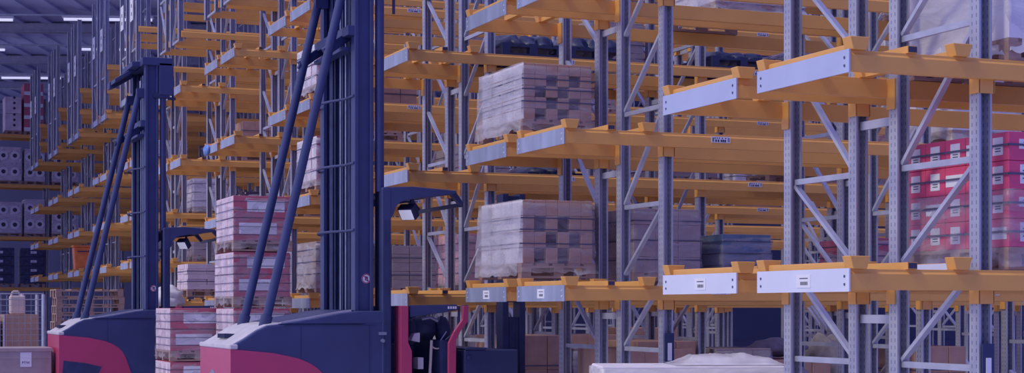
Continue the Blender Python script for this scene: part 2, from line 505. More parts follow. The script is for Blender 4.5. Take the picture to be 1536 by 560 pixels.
def cartons(root, w, d, z0, h, nx, ny, nz, mats, gap=.004, skip=None, jitter=0., label=None):
    cw, cd, ch = w/nx, d/ny, h/nz
    r = random.Random(int(w*1000)+nz*7+ny)
    for k in range(nz):
        for i in range(nx):
            for j in range(ny):
                if 0 < i < nx-1 and 0 < j and k < nz-1: continue
                mm = mats(i, j, k) if callable(mats) else mats
                if isinstance(mm, str): mm = (mm,)
                if skip and skip(i, j, k): continue
                ox = r.uniform(-jitter, jitter); oy = r.uniform(0, jitter)
                c = put('carton', carton_mesh(cw-gap, cd-gap, ch-gap*.7, mm), root, (i*cw+gap/2+ox, j*cd+gap/2+oy, z0+k*ch))
                if label: label(c, i, j, k, cw, cd, ch)

SEED = [0]
def load(n, u, v, z, label, style, w=.8, d=1.15, h=.8, cat='pallet load', group=None, absloc=None, rz=0., name=None):
    SEED[0] += 1; sd = SEED[0]*1.37
    if absloc is None:
        o = ROWS[n][1]; loc = o + A*u + B*v; loc.z = z+(.004 if z else 0)
    else: loc = Vector(absloc)
    root = thing(name or style[1], label, cat, loc, TH+rz, group)
    P = .144
    st = style[0]
    put('pallet', pallet_mesh(w, d, 'rubber' if st == 'flat' and style[2] == 'darkwrap' else 'wood'), root)
    H = h-P-.01
    if st == 'brown':      # brown cartons behind thin film in front, white printed side under milky film
        nz = style[2]
        def mm(i, j, k):
            if j == 0 and (i+k) % 2 == 1 and 0 < i < 5 and k < nz-1: return 'card_dark_gap_shade'  # dark set-back cartons paint the shade in gaps between boxes
            return ('cardboard', 'whitecard') if i == 0 else 'cardboard'
        cw, cd, ch = (w-.04)/6, (d-.04)/4, H/nz
        for k in range(nz):
            for i in range(6):
                for j in range(4):
                    if 0 < i < 5 and j > 0 and k < nz-1: continue
                    m_ = mm(i, j, k); m_ = (m_,) if isinstance(m_, str) else m_
                    dark = m_[0] == 'card_dark_gap_shade'
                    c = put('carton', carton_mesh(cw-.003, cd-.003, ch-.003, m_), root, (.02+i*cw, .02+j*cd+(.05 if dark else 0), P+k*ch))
                    if i == 0 and j in (1, 3) and k % 2 == style[3]:
                        put('label', sheet_mesh('t', cd*.3, ch*.62, ('paper', 'redcard2'), False, 'side'), c, (0, cd*.2, ch*.2))
        put('stretch_wrap', film_mesh(w, d, .03, h, sd, 'film_thin', .035, .03, .014), root)
        b = MB()                                        # doubled film pulled over the left side and its foot
        n_, m_ = 20, 14; vs, fs = [], []
        for j in range(m_+1):
            for i in range(n_+1):
                t, s = j/m_, i/n_
                z_ = .02+(h-.03)*t
                if j == 0: z_ += .09*max(0, noise.noise(Vector((s*7+sd, 1, 0))))
                x_ = -.024-.012*noise.noise(Vector((s*6, t*5, sd)))-.03*(1-t)*(.5+noise.noise(Vector((s*9, 3, sd))))+.02*t
                vs.append((x_, -.012+(d+.024)*s, z_))
        for j in range(m_):
            for i in range(n_): fs.append((j*(n_+1)+i, j*(n_+1)+i+1, (j+1)*(n_+1)+i+1, (j+1)*(n_+1)+i))
        b.add(vs, fs, 0, True)
        put('side_film', b.mesh('side_film', 'film'), root)
        for t in (.3, .52, .7):
            put('strap', strap_mesh(w, d, 0, .012), root, (0, 0, P+H*t))
    elif st == 'red':       # red cartons with white labels, four straps
        nz = 4
        def lab(c, i, j, k, cw, cd, ch):
            if i == 0:
                if (j+k) % 4 == 0 and j < 4: 
                    put('label', sheet_mesh('w', cd*.86, ch*.42, axis='side', marks=False), c, (-.0005, cd*.08, ch*.28))
                else:
                    put('label', sheet_mesh('v', cd*.46, ch*.62, axis='side'), c, (-.0005, cd*.25, ch*.2))
            if j == 0:
                if (i+k) % 2: put('label', sheet_mesh('w', cw*.62, ch*.34), c, (cw*.3, -.0005, ch*.4))
                else: put('label', sheet_mesh('v', cw*.38, ch*.66), c, (cw*.33, -.0005, ch*.2))
        cartons(root, w, d, P, H, 3, 5, nz, 'redcard', label=lab)
        for k in range(nz): put('strap', strap_mesh(w, d), root, (0, 0, P+H*(k+.5)/nz))
        put('stretch_wrap', film_mesh(w, d, .0, h*.62, sd, 'film_thin', .0), root)
    elif st == 'redwhite':  # red fronts with broad white panels, white ends, under clear film
        nz = style[2]
        def lab(c, i, j, k, cw, cd, ch):
            if j == 0: put('label', sheet_mesh('b', cw*.66, ch*.50, marks=False), c, (cw*(.24 if (k+nz) % 2 else .10), -.0005, ch*.28))
        def mm(i, j, k): return ('redcard2', 'lilaccard') if i == 0 else ('redcard2',)
        cartons(root, w-.03, d-.03, P, H, 1, 3, nz, mm, label=lab)
        for t in (.12, .3, .5, .68, .86): put('strap', strap_mesh(w-.02, d-.02, 0, .007), root, (0, 0, P+H*t))
        put('stretch_wrap', film_mesh(w-.02, d-.02, .02, h, sd, 'film_thin', .02, .04, .014), root)
    elif st == 'wrapped':   # cartons behind film, colour given
        cartons(root, w-.03, d-.03, P, H, style[3][0], style[3][1], style[3][2], style[2], jitter=.006)
        for t in (.2, .5, .8): put('strap', strap_mesh(w-.02, d-.02, 0, .010), root, (0, 0, P+H*t))
        put('stretch_wrap', film_mesh(w-.02, d-.02, .03, h, sd, style[4], .02, .03, .018), root)
    elif st == 'plain':     # cartons with straps only
        cartons(root, w-.02, d-.02, P, H, style[3][0], style[3][1], style[3][2], style[2], jitter=.008)
        for t in (.3, .7): put('strap', strap_mesh(w, d), root, (0, 0, P+H*t))
    elif st == 'milky':     # film so thick that the goods are a pale block
        cartons(root, w-.06, d-.06, P, H-.01, 2, 3, 2, 'whitecard')
        put('stretch_wrap', film_mesh(w, d, .02, h, sd, 'film_milky', .03, .04, .03), root)
    elif st == 'flat':      # low bundle under film
        b = MB(); r = random.Random(sd)
        lo = .012 if style[2] == 'darkwrap' else P
        for q in range(3): blob(b, (w*(.25+.25*q), d/2, (lo+h)/2), (w*.23, d*.47, (h-lo)*.5), sd+q, 20, 12, amp=.2)
        put('bundle', b.mesh('bundle', style[2]), root)
        if len(style) > 3: put('stretch_wrap', film_mesh(w, d, P, h, sd, style[3], .06, .02, .05), root)
    return root

BROWN = lambda nz, s: ('brown', 'wrapped_carton_load', nz, s)
REDW = lambda nz: ('redwhite', 'wrapped_carton_load', nz)
def WR(m, n=(3, 4, 4), f='film'): return ('wrapped', 'wrapped_carton_load', m, n, f)
def PL(m, n=(3, 4, 4)): return ('plain', 'carton_load', m, n)
MILK = ('milky', 'wrapped_load')
def FL(m, *f): return ('flat', 'wrapped_bundle', m) + f
S = .084
LIL0 = ('plain', 'carton_load', 'lilaccard', (2, 3, 5))
# loads standing on the beam ends
load(2, .15, 1.36, 3.289+S, 'wrapped brown carton load on the upper beam ends, loose film over it', BROWN(5, 0), .76, 1.17, .70)
load(2, .14, 1.36, 1.897+S, 'wrapped brown carton load on the lower beam ends above two barcode plates', BROWN(4, 1), .78, 1.17, .77)
load(1, 1.21, .03, 1.942, 'load of bright red cartons with white labels and dark straps', ('red', 'carton_load'), .82, 1.12, .90)
r = load(1, 1.21, .03, 3.286, 'pale film wrapped load above the bright red cartons', MILK, .42, 1.12, 1.22)
load(1, 1.70, .03, 3.286, 'brown cartons beside the pale wrapped load above the bright red cartons', WR('cardboard', (2, 3, 5), 'film_thin'), .8, 1.12, 1.22)
load(2, 1.36, 1.42, 1.897, 'tall grey carton load with thin straps behind the middle posts', WR('cardboard_grey', (3, 4, 4), 'film_thin'), .78, 1.1, .80)
load(2, 2.36, 1.43, 1.897, 'blue grey film wrapped block with one white label', WR('bluewrap', (1, 2, 2), 'film_thin'), .60, 1.05, .56)
load(3, 1.19, 1.38, 1.861, 'pale pink wrapped carton load left of the lower brown carton load', WR('pinkcard', (3, 4, 3), 'film_thin'), .8, 1.1, .78)
load(4, 1.25, .05, 1.833, 'grey brown carton load right of the nearer truck mast above white plate', PL('cardboard_grey', (3, 4, 5)), .8, 1.1, .78)
load(4, .10, .03, 1.833+S, 'brownish film wrapped load beside the nearer mast, just above its body', WR('cardboard_grey', (2, 3, 3)), .8, 1.12, .74)
load(4, .10, .03, 3.303+S, 'white and red wrapped load in the middle beside the nearer mast', WR(('redcard2', 'whitecard'), (2, 4, 4), 'film'), .8, 1.12, .78)
load(4, .10, .03, 4.67+S, 'white wrapped load highest up beside the nearer mast', WR(('redcard2', 'whitecard'), (2, 4, 4), 'film'), .8, 1.12, .74)
load(6, .14, .05, 1.83+S, 'pale carton load with thin straps beneath the roof arm of the farther truck', LIL0, .8, 1.1, .66)
# staged stacks of red and white loads between the two trucks
def pile(X, Y, hs, labels):
    z = 0
    for h_, l in zip(hs, labels):
        load(0, 0, 0, 0, l, REDW(2 if h_ < .9 else 3), .8, 1.2, h_, absloc=(X, Y, z), rz=random.uniform(-.015, .015)); z += h_+.002
pile(-3.70, 22.3, (.95, .75, .75, .75), ('red and white load at the bottom of the tall stack behind the bonnet',
     'red and white load second from the bottom in the tall stack', 'red and white load third from the bottom in the tall stack',
     'red and white wrapped load topmost on the tall stack between the trucks'))
pile(-4.743, 23.3, (.955, .75), ('white wrapped load under the low red stack beside the farther truck', 'red and white wrapped load topmost on the low stack beside the farther truck'))

# white wrapped load in the aisle between the two nearest rows
def aisle_load():
    root = thing('wrapped_load', 'long pale film wrapped load low in the aisle, film heaped on top', 'pallet load', (.715, 13.58, 0), TH*.15)
    put('pallet', pallet_mesh(1.6, .8), root)
    put('carton', MB().box(.01, 1.55, .01, .79, .144, 1.225).mesh('carton', 'whitecard', .01), root)
    put('stretch_wrap', film_mesh(1.56, .8, .02, 1.243, 4.4, 'film_milky', 0, .02, .012, 26), root)
    n, m = 40, 12; vs, fs = [], []
    for j in range(m+1):
        for i in range(n+1):
            s, t = i/n, j/m
            x = .62+.93*s
            e = min(1, 5*s, 6*(1-s))*math.sin(math.pi*t)**.5
            z = 1.235+e*(.05+.035*math.sin(s*math.pi)+.035*noise.noise(Vector((s*7, t*3, 2)))+.012*noise.noise(Vector((s*26, t*8, 5))))
            vs.append((x, .02+.74*t, z))
    for j in range(m):
        for i in range(n): fs.append((j*(n+1)+i, j*(n+1)+i+1, (j+1)*(n+1)+i+1, (j+1)*(n+1)+i))
    put('loose_film', MB().add(vs, fs, 0, True).mesh('loose_film', 'film_milky'), root)
aisle_load()

# stock deeper in the rows
LEV = ['lowest', 'second', 'third', 'fourth']
NAMES = {n: ORD[n]+' nearest row' for n in range(2, 12)}
def stock(n, li, u, far, style, look, h, w=.82, d=1.1, z=None):
    u += .08
    v = 1.43 if far else .03
    zz = ROWS[n][2][li] if z is None else z
    bay = int((u-U0)//BAY)+1 if u > U0 else 0
    place = ['beam end', 'first bay', 'second bay', 'third bay', 'fourth bay'][bay]
    slot = '' if bay == 0 else [' left', ' middle', ' right'][min(2, int(((u-U0) % BAY)/(BAY/3)))]
    lv = 'floor' if z == 0 else LEV[li]+' beams'
    side = ' rear' if far else ' front'
    load(n, u, v, zz, f'{look},{side}{slot} of {place}, {lv}, {NAMES[n]}', style, w, d, h)
GREY = WR('cardboard_grey', (3, 3, 3), 'film_thin')
BRN = PL('cardboard', (3, 3, 3))
LIL = WR('whitecard', (2, 3, 3), 'film')
DRK = FL('darkwrap')
stock(3, 2, 1.1, False, FL('darkwrap'), 'low black wrapped bundle', .30, .8)
stock(3, 2, 1.95, False, FL('darkwrap'), 'taller black wrapped bundle', .34, .8)
stock(3, 2, 2.02, True, WR('redcard2', (2, 2, 2)), 'small red carton load', .42, .8)
stock(3, 1, 2.0, True, FL('darkwrap'), 'black wrapped bundle', .27, .8)
stock(3, 2, 2.86, True, GREY, 'grey wrapped load', .75)
stock(3, 2, 5.1, False, FL('sacks', 'film'), 'pale wrapped flat bundle', .34, 1.0)
stock(3, 2, 3.9, False, FL('darkwrap'), 'black wrapped bundle', .26, .9)
stock(3, 1, 5.0, False, FL('sacks', 'film'), 'pale wrapped flat bundle', .26, 1.0)
stock(3, 1, 3.95, True, GREY, 'grey wrapped load', .7)
stock(3, 0, 3.9, False, GREY, 'grey wrapped load', .7)
stock(3, 0, 6.9, False, WR('redcard2', (3, 3, 3)), 'red carton load', .62)
stock(3, 1, 6.9, False, WR('pinkcard', (3, 3, 3)), 'pink carton load', .75)
stock(3, 2, 6.9, False, LIL, 'pale wrapped load', .9)
stock(3, 3, 3.9, False, LIL, 'pale wrapped load', .9)
stock(3, 3, 6.9, True, GREY, 'grey wrapped load', .9)
stock(2, 2, 2.2, True, LIL, 'pale wrapped load', .8)
stock(2, 2, 4.0, False, WR('lilaccard', (3, 3, 3)), 'pale pink wrapped load', .8)
stock(2, 1, 4.05, False, LIL, 'pale wrapped load', .8)
stock(2, 0, 4.1, True, WR('redcard2', (3, 3, 3)), 'faded red wrapped load', .55)
stock(4, 0, 2.82, False, LIL, 'pale wrapped load', .8)
stock(4, 1, 2.2, False, GREY, 'grey wrapped load', .8)
stock(4, 2, 3.95, False, GREY, 'grey wrapped load', .8)
stock(4, 1, 6.8, False, LIL, 'pale wrapped load', .8)
stock(4, 2, 1.2, True, BRN, 'brown carton load', .7)
stock(5, 0, 1.15, False, LIL, 'pale wrapped load', .7)
stock(5, 1, 1.15, False, GREY, 'grey wrapped load', .75)
stock(5, 2, 2.1, False, BRN, 'brown carton load', .8)
stock(5, 3, 4.0, False, GREY, 'grey wrapped load', .8)
stock(6, 0, 1.15, False, GREY, 'grey wrapped load', .8)
stock(6, 0, 2.1, False, LIL, 'pale wrapped load', .75)
stock(6, 1, 1.2, False, WR('card_dark_gap_shade', (3, 3, 3)), 'dark wrapped load', .8)
stock(6, 2, 1.15, False, BRN, 'brown carton load', .8)
stock(7, 0, 1.15, False, GREY, 'grey wrapped load', .8)
stock(7, 1, 1.15, False, LIL, 'pale wrapped load', .8)
stock(8, 0, 1.15, False, WR('card_dark_gap_shade', (3, 3, 3)), 'dark wrapped load', .8)
stock(8, 2, 1.15, False, LIL, 'pale wrapped load', .9)
# floor stock
for n, u, far, st, look, h in (
    (2, 1.15, True, BRN, 'brown carton load', 1.30), (2, 2.0, True, FL('cardboard'), 'low brown bundle', .9), (2, 2.86, True, FL('sacks'), 'grey sack load', 1.05),
    (3, 1.15, False, BRN, 'brown carton load', 1.38), (3, 2.02, False, WR('cardboard_grey', (2, 3, 3), 'film'), 'grey wrapped load', 1.22), (3, 2.87, False, BRN, 'brown carton load', 1.3),
    (3, 3.95, False, GREY, 'grey wrapped load', 1.2), (3, 4.81, False, BRN, 'brown carton load', 1.05), (3, 5.66, False, FL('sacks'), 'grey sack load', 1.32),
    (3, 6.9, False, BRN, 'brown carton load', 1.2), (4, 1.15, False, BRN, 'brown carton load', 1.35), (4, 2.1, False, GREY, 'grey wrapped load', 1.3),
    (4, 4.0, False, BRN, 'brown carton load', 1.3), (4, 5.0, False, BRN, 'brown carton load', 1.4)):
    stock(n, 0, u, far, st, look, h, z=0)

# tall sack pillow and an orange drum seen far down between the posts
t = thing('sack', 'grey pillow shaped sack lying on the carton load low behind the posts', 'sack', ROWS[3][1]+A*4.84+B*.35+Vector((0, 0, 1.075)), TH)
b = MB(); blob(b, (.45, .3, .11), (.42, .26, .12), 8.8, 22, 14, amp=.18); put('sack_body', b.mesh('sack_body', 'sacks'), t)

# ------------------------------------------------------------------ far-left goods
def rear_load(u, z, style, label, w=1.0, h=1.4):
    o = Vector((-20.95, 62, 0)); loc = o + A*u; loc.z = z
    root = thing('banded_load' if style != 'box' else 'carton_load', label, 'pallet load', loc, TH)
    put('pallet', pallet_mesh(w, 1.1), root)
    if style == 'round':
        for k in range(2):
            put('carton', carton_mesh(w-.02, 1.08, (h-.15)/2-.005, ('lilaccard',)), root, (.01, .01, .144+k*(h-.15)/2))
        for k in range(2):
            for i in range(2):
                c = put('reel_end', cached('reel', lambda: MB().tube((0, 0, 0), (0, -.03, 0), .17, 20).tube((0, -.028, 0), (0, -.04, 0), .08, 14, 1).mesh('reel_end', ['whitecard', 'card_dark_gap_shade'])), root, (w*(.27+.46*i), .012, .144+(h-.15)*(.26+.48*k)))
        put('stretch_wrap', film_mesh(w, 1.1, .1, h, u*3+z, 'film', .03), root)
    elif style == 'dark':
        for k in range(4):
            c = put('crate', carton_mesh(w-.02, 1.08, (h-.15)/4-.01, ('darkwrap',)), root, (.01, .01, .144+k*(h-.15)/4))
            put('label', sheet_mesh('d', .22, .09), c, (.35, -.001, .12))
    elif style == 'white':
        for k in range(2):
            c = put('carton', carton_mesh(w-.02, 1.08, (h-.15)/2-.01, ('lilaccard',)), root, (.01, .01, .144+k*(h-.15)/2))
            put('label', cached('dots', lambda: MB().tube((0,0,.2),(0,-.004,.2),.05,10).tube((0,0,.4),(0,-.004,.4),.05,10).tube((0,0,.6),(0,-.004,.6),.05,10).mesh('label', 'ink')), c, (w*.55, 0, 0))
    elif style == 'band':
        for k in range(4):
            c = put('carton', carton_mesh(w-.02, 1.08, (h-.15)/4-.01, ('redcard2',)), root, (.01, .01, .144+k*(h-.15)/4))
            put('label', sheet_mesh('band', w-.03, .14, ('paper', 'ink'), False), c, (0, -.002, 0))
    return root
rear_load(1.5, 2.46, 'dark', 'dark crates on the lowest left shelf, first from the frame edge', 1.0, 1.5)
rear_load(2.72, 2.46, 'dark', 'dark crates on the lowest left shelf, beside the steel post', .88, 1.5)
rear_load(1.85, 4.37, 'round', 'wrapped load with round ends, lower middle left shelf, by frame edge', .9, 1.3)
rear_load(2.85, 4.37, 'round', 'wrapped load with round ends, lower middle left shelf, beside the post', .76, 1.42)
rear_load(3.85, 4.37, 'round', 'wrapped load with round ends, lower middle left shelf, past the post', 1.0, 1.0)
rear_load(1.85, 6.33, 'round', 'wrapped load with round ends, upper middle left shelf, by frame edge', .9, 1.4)
rear_load(2.85, 6.33, 'round', 'wrapped load with round ends, upper middle left shelf, beside the post', .76, 1.35)
rear_load(3.85, 6.33, 'round', 'wrapped load with round ends, upper middle left shelf, past the post', 1.0, 1.2)
rear_load(2.15, 8.2, 'white', 'pale cartons with dark dots on the topmost left shelf', .6, 1.42)
rear_load(2.83, 8.2, 'band', 'red cartons with white bands piled on the topmost left shelf', .72, 1.95)

# stack of empty pallets, each a thing
def loc_at(X, Y, u=0, v=0, z=0):
    p = Vector((X, Y, 0)) + A*u + B*v; p.z = z; return p
for k in range(14):
    o = put('empty_pallet', pallet_mesh(1.2, .8), None, loc_at(-8.2, 30.2, random.uniform(-.03, .03), random.uniform(-.03, .03), k*.1455), (0, 0, TH+random.uniform(-.03, .03)))
    tag(o, 'wooden pallet in the stack of empties behind the farther truck bonnet', 'pallet', 'stack of empty wooden pallets')
for k in range(11):
    o = put('empty_pallet', pallet_mesh(1.2, .8), None, loc_at(-6.75, 30.5, random.uniform(-.03, .03), random.uniform(-.03, .03), k*.1455), (0, 0, TH+random.uniform(-.03, .03)))
    tag(o, 'wooden pallet in the lower stack of empties by the farther mast', 'pallet', 'lower stack of empty wooden pallets')

# wire mesh container with boxes, canister, label box
def cage():
    root = thing('wire_mesh_container', 'grey wire mesh container full of cardboard boxes at the left edge', 'mesh container', loc_at(-9.05, 28.0), TH)
    w, d, h = 1.2, 1.0, 1.93
    put('base', MB().box(0, w, 0, d, .1, .14).box(0, .1, 0, .1, 0, .1).box(w-.1, w, 0, .1, 0, .1).box(0, .1, d-.1, d, 0, .1).box(w-.1, w, d-.1, d, 0, .1).mesh('base', 'galv'), root)
    for x in (0, w):
        for y in (0, d): put('corner_post', cached('cpost', lambda: MB().bar((0, 0, .14), (0, 0, 1.93), .045, .045).mesh('corner_post', 'galv')), root, (x, y, 0))
    for nm, pts in (('front', [((x, 0, .14), (x, 0, h)) for x in [i*.1 for i in range(1, 12)]] + [((0, 0, z), (w, 0, z)) for z in [.14+i*.1 for i in range(19)]]),
                    ('left', [((0, y, .14), (0, y, h)) for y in [i*.1 for i in range(1, 10)]] + [((0, 0, z), (0, d, z)) for z in [.14+i*.1 for i in range(19)]]),
                    ('back', [((x, d, .14), (x, d, h)) for x in [i*.1 for i in range(1, 12)]] + [((0, d, z), (w, d, z)) for z in [.14+i*.1 for i in range(19)]])):
        b = MB()
        for p, q in pts: b.tube(p, q, .003 if abs(p[2]-h) > .09 else .008, 5)
        put('wire_panel', b.mesh('wire_panel', 'wire'), root)
    for k, (x, y, ww, hh, m, l) in enumerate(((.06, .08, .42, 1.42, 'cardboard', 'brown box inside the mesh container, at the frame edge'), (.55, .1, .58, 1.44, 'cardboard', 'brown box inside the mesh container, beside the white strip'))):
        p = loc_at(-9.05, 28.0, x, y, .145)
        o = put('cardboard_box', MB().box(0, ww, 0, .8, 0, hh).box(0, .03, -.004, 0, 0, hh, 1).mesh('cardboard_box', ['cardboard', 'paper'], .006), None, p, (0, 0, TH))
        tag(o, l, 'box')
    t = thing('canister', 'beige plastic canister standing on a box in the mesh container', 'canister', loc_at(-9.05, 28.0, .82, .5, 1.588), TH)
    b = MB(); b.box(-.13, .13, -.1, .1, 0, .32); put('canister_body', b.mesh('canister_body', 'beige', .04, 3), t)
    put('handle', MB().path([(-.1, 0, .31), (-.07, 0, .39), (.02, 0, .39), (.05, 0, .31)], .018).mesh('handle', 'beige'), t)
    put('cap', MB().tube((.08, 0, .3), (.08, 0, .36), .03, 12).mesh('cap', 'whitecard'), t)
cage()
def label_box():
    p = loc_at(-8.55, 25.1)
    root = thing('cardboard_box', 'large brown cardboard box with white paper label at lower left', 'box', p, TH)
    put('box_body', MB().box(0, 1.62, 0, .9, 0, 1.08).box(0, 1.62, -.004, .904, .93, .94).mesh('box_body', 'cardboard_grey', .008), root)
    put('lid', MB().box(-.01, 1.63, -.01, .91, 1.03, 1.09).mesh('lid', 'cardboard_grey', .006), root)
    lb = put('paper_label', MB().box(0, .165, -.003, 0, 0, .22).mesh('paper_label', 'paper'), root, (1.16, -.0005, .80))
    cu = bpy.data.curves.new('lettering', 'FONT'); cu.body = 'PTW'; cu.size = .055; cu.extrude = .0008; cu.align_x = 'CENTER'
    cu.materials.append(M['ink'])
    tmp = bpy.data.objects.new('lettering_curve', cu); COL.objects.link(tmp)
    me = bpy.data.meshes.new_from_object(tmp.evaluated_get(bpy.context.evaluated_depsgraph_get()))
    bpy.data.objects.remove(tmp)
    put('lettering', me, lb, (.0825, -.004, .045), (math.pi/2, 0, 0))
    t = thing('film_roll', 'white crumpled film in front of the brown box at lower left', 'film', loc_at(-8.45, 24.3, .35, -.1), TH)
    b = MB(); b.box(-.3, .4, -.25, .25, 0, .7); blob(b, (.05, 0, .74), (.45, .3, .12), 2.2, 20, 12, amp=.4)
    put('film_heap', b.mesh('film_heap', 'whitecard'), t)
label_box()
# orange bin on far rack beams, small white sacks
t = thing('plastic_bin', 'tall orange plastic bin standing on far rack beams at left', 'bin', ROWS[9][1]+A*.12+B*.3+Vector((0, 0, 2.765)), TH)
put('bin_body', MB().prism([(-.22, 0), (.22, 0), (.26, .62), (-.26, .62)], -.2, .2, 'y').mesh('bin_body', 'orange', .02), t)
put('lid', MB().box(-.28, .28, -.22, .22, .62, .67).mesh('lid', 'orange', .01), t)
put('handle', MB().path([(-.15, -.2, .5), (-.15, -.26, .5), (.15, -.26, .5), (.15, -.2, .5)], .015).mesh('handle', 'black2'), t)
for q, (X, Y, z, sx, l) in enumerate(((-6.32, 30.9, 1.66, .28, 'white crumpled sack on the lower pallet stack beside the farther mast'),)):
    t = thing('sack', l, 'sack', (X, Y, z), TH)
    b = MB(); blob(b, (0, 0, .2), (sx, .2, .22), 5+q, 18, 12, amp=.5); put('sack_body', b.mesh('sack_body', 'whitecard'), t)

# ------------------------------------------------------------------ turret trucks
def truck(root):
    HW = .75
    P_ = lambda nm, b, m, par=root, bev=0, seg=1, **k: put(nm, b.mesh(nm, m, bev, seg), par, **k)
    # body: side outline (u,z) swept across the truck
    body = [(-2.42, .12), (-2.42, 1.30), (-2.40, 1.33), (-2.30, 1.385), (-2.17, 1.47), (-2.06, 1.52), (-1.9, 1.535), (-1.05, 1.535), (-1.05, 1.66), (-.78, 1.66), (-.78, .12)]
    P_('body', MB().prism(body, -HW, HW), 'black', bev=.02, seg=2)
    # red lower skirt: near and far side sheets with an arched top edge, plus rear panel
    arch = [(-2.435, .14), (-2.435, 1.285), (-2.30, 1.275), (-2.0, 1.245), (-1.75, 1.19), (-1.64, 1.145), (-1.55, 1.09), (-1.49, 1.03), (-1.44, .93), (-1.36, .70), (-1.30, .14)]
    for s in (-1, 1):
        P_('side_skirt', MB().prism(arch, s*HW, s*(HW+.012)), 'red')
    P_('rear_panel', MB().box(-2.436, -2.42, -HW-.01, HW+.01, .14, 1.285), 'red', bev=.004)
    P_('rear_bumper', MB().box(-2.445, -2.36, -HW-.014, HW+.014, 1.285, 1.335), 'greycover', bev=.01)
    # emblem on rear, dark wedge on the side
    e = P_('emblem', MB().tube((-2.437, .1, .86), (-2.443, .1, .86), .20, 28), 'chrome'); e['label'] = 'round grey emblem'
    P_('side_emblem', MB().prism([(-2.40, .50), (-2.37, .90), (-2.05, .86), (-1.80, .80), (-1.95, .50)], -HW-.017, -HW-.011), 'black2')
    # light grey bonnet: sloping cover with grille
    cov = [(-2.41, 1.335), (-2.30, 1.395), (-2.17, 1.48), (-2.06, 1.53), (-1.90, 1.552), (-1.90, 1.50), (-2.41, 1.31)]
    P_('deck', MB().prism([(-1.90, 1.53), (-1.90, 1.552), (-1.62, 1.60), (-1.30, 1.66), (-1.12, 1.68), (-1.12, 1.60), (-1.62, 1.53)], -HW+.13, HW-.02), 'black', bev=.006)
    P_('painted_edge_highlight', MB().prism([(-1.90, 1.54), (-1.90, 1.556), (-1.62, 1.604), (-1.30, 1.662), (-1.16, 1.68), (-1.16, 1.65), (-1.62, 1.57)], -HW+.101, -HW+.128), 'greycover')  # pale strip painting the highlight along the bonnet's near edge
    c = P_('bonnet', MB().prism(cov, -HW+.06, HW-.02), 'greycover', bev=.012, seg=2)
    b = MB()
    for k in range(6):
        y = -.1+k*.06
        b.box(-2.36, -2.24, y, y+.03, 1.385, 1.43)
    P_('vent_grille', b, 'rubber', c)
    hump = [(-1.95, 1.535), (-1.62, 1.585), (-1.30, 1.645), (-1.1, 1.668), (-.80, 1.668), (-.80, 1.535)]
    P_('side_hump', MB().prism(hump, -HW-.004, -HW+.10), 'black', bev=.01)
    P_('side_panel_seam', MB().box(-1.9, -.95, -HW-.003, -HW+.01, 1.515, 1.524).box(-1.72, -1.715, -HW-.003, -HW+.01, 1.2, 1.515).box(-1.0, -.995, -HW-.003, -HW+.01, .7, 1.515), 'rubber')
    P_('door_catch', MB().box(-.90, -.82, -HW-.02, -HW, 1.42, 1.45).tube((-.86, -HW-.03, 1.36), (-.86, -HW, 1.36), .02, 10), 'chrome')
    for s in (-1, 1):
        for x in (-2.1, -.2):
            P_('wheel', MB().tube((x, s*.55, .17), (x, s*.72, .17), .17, 20), 'rubber')
    # mast
    MT = 5.55
    for s, nm in ((-1, 'near'), (1, 'far')):
        r = MB()
        r.box(-1.12, -.945, s*.60-.04, s*.60+.04, .12, MT)
        r.box(-1.13, -1.09, s*.60-.075, s*.60+.075, .12, MT); r.box(-.965, -.93, s*.60-.075, s*.60+.075, .12, MT)
        P_('mast_rail', r, 'black', bev=.004)
        r = MB(); r.box(-1.07, -.93, s*.44-.03, s*.44+.03, 1.2, MT-.12); r.box(-1.08, -1.05, s*.44-.05, s*.44+.05, 1.2, MT-.12)
        P_('inner_mast_rail', r, 'black2', bev=.003)
    for k, (y, rr) in enumerate(((-.26, .035), (.12, .035))):
        P_('lift_cylinder', MB().tube((-1.02, y, 1.2), (-1.02, y, MT-.3), rr, 14), 'black')
    for y in (-.33, -.17, -.06, .03, .24, .34):
        P_('lift_chain', MB().bar((-1.08, y, 1.4), (-1.08, y, MT-.2), .022, .014), 'chrome' if y in (-.17, .03) else 'black2')
    P_('mast_back', MB().box(-1.0, -.97, -.56, .56, 1.0, MT-.1), 'black2')
    # hose guide post beside the mast
    P_('guide_post', MB().tube((-.853, -.63, 2.9), (-.853, -.63, 5.52), .047, 16), 'black')
    P_('post_clamp', MB().box(-1.0, -.76, -.69, -.57, 4.95, 5.02).tube((-.70, -.63, 4.75), (-.70, -.63, 5.3), .016, 8).box(-.77, -.66, -.66, -.60, 4.93, 4.97), 'black2')
    for z in (2.5, 3.19, 3.88):          # curved cross ties over the rails
        b = MB(); pts = []
        for i in range(13):
            y = -.66+1.36*i/12
            pts.append((-1.135-.12*max(0, math.sin((i-3)/9*math.pi)) if i > 3 else -1.135, y, z))
        b.path(pts, .014, 6)
        P_('cross_tie', b, 'black')
    # middle bracket that ties the struts to the mast
    b = MB(); b.box(-1.20, -1.10, -.66, .66, 4.50, 4.60); b.box(-1.22, -1.10, -.5, .62, 4.36, 4.40)
    b.bar((-1.14, .60, 4.52), (-1.40, .52, 4.33), .05, .09); b.bar((-1.14, -.40, 4.52), (-1.40, -.48, 4.33), .05, .09)
    b.tube((-1.42, .50, 4.33), (-1.34, .50, 4.30), .04, 10)
    P_('mast_bracket', b, 'black', bev=.004)
    # crosshead
    b = MB(); b.box(-1.18, -.72, -.70, .70, MT-.10, MT+.02); b.box(-1.30, -1.15, -.45, .55, MT-.10, MT-.02)
    b.prism([(-1.15, MT-.02), (-1.52, MT-.25), (-1.52, MT-.36), (-1.44, MT-.34), (-1.15, MT-.16)], .40, .62)
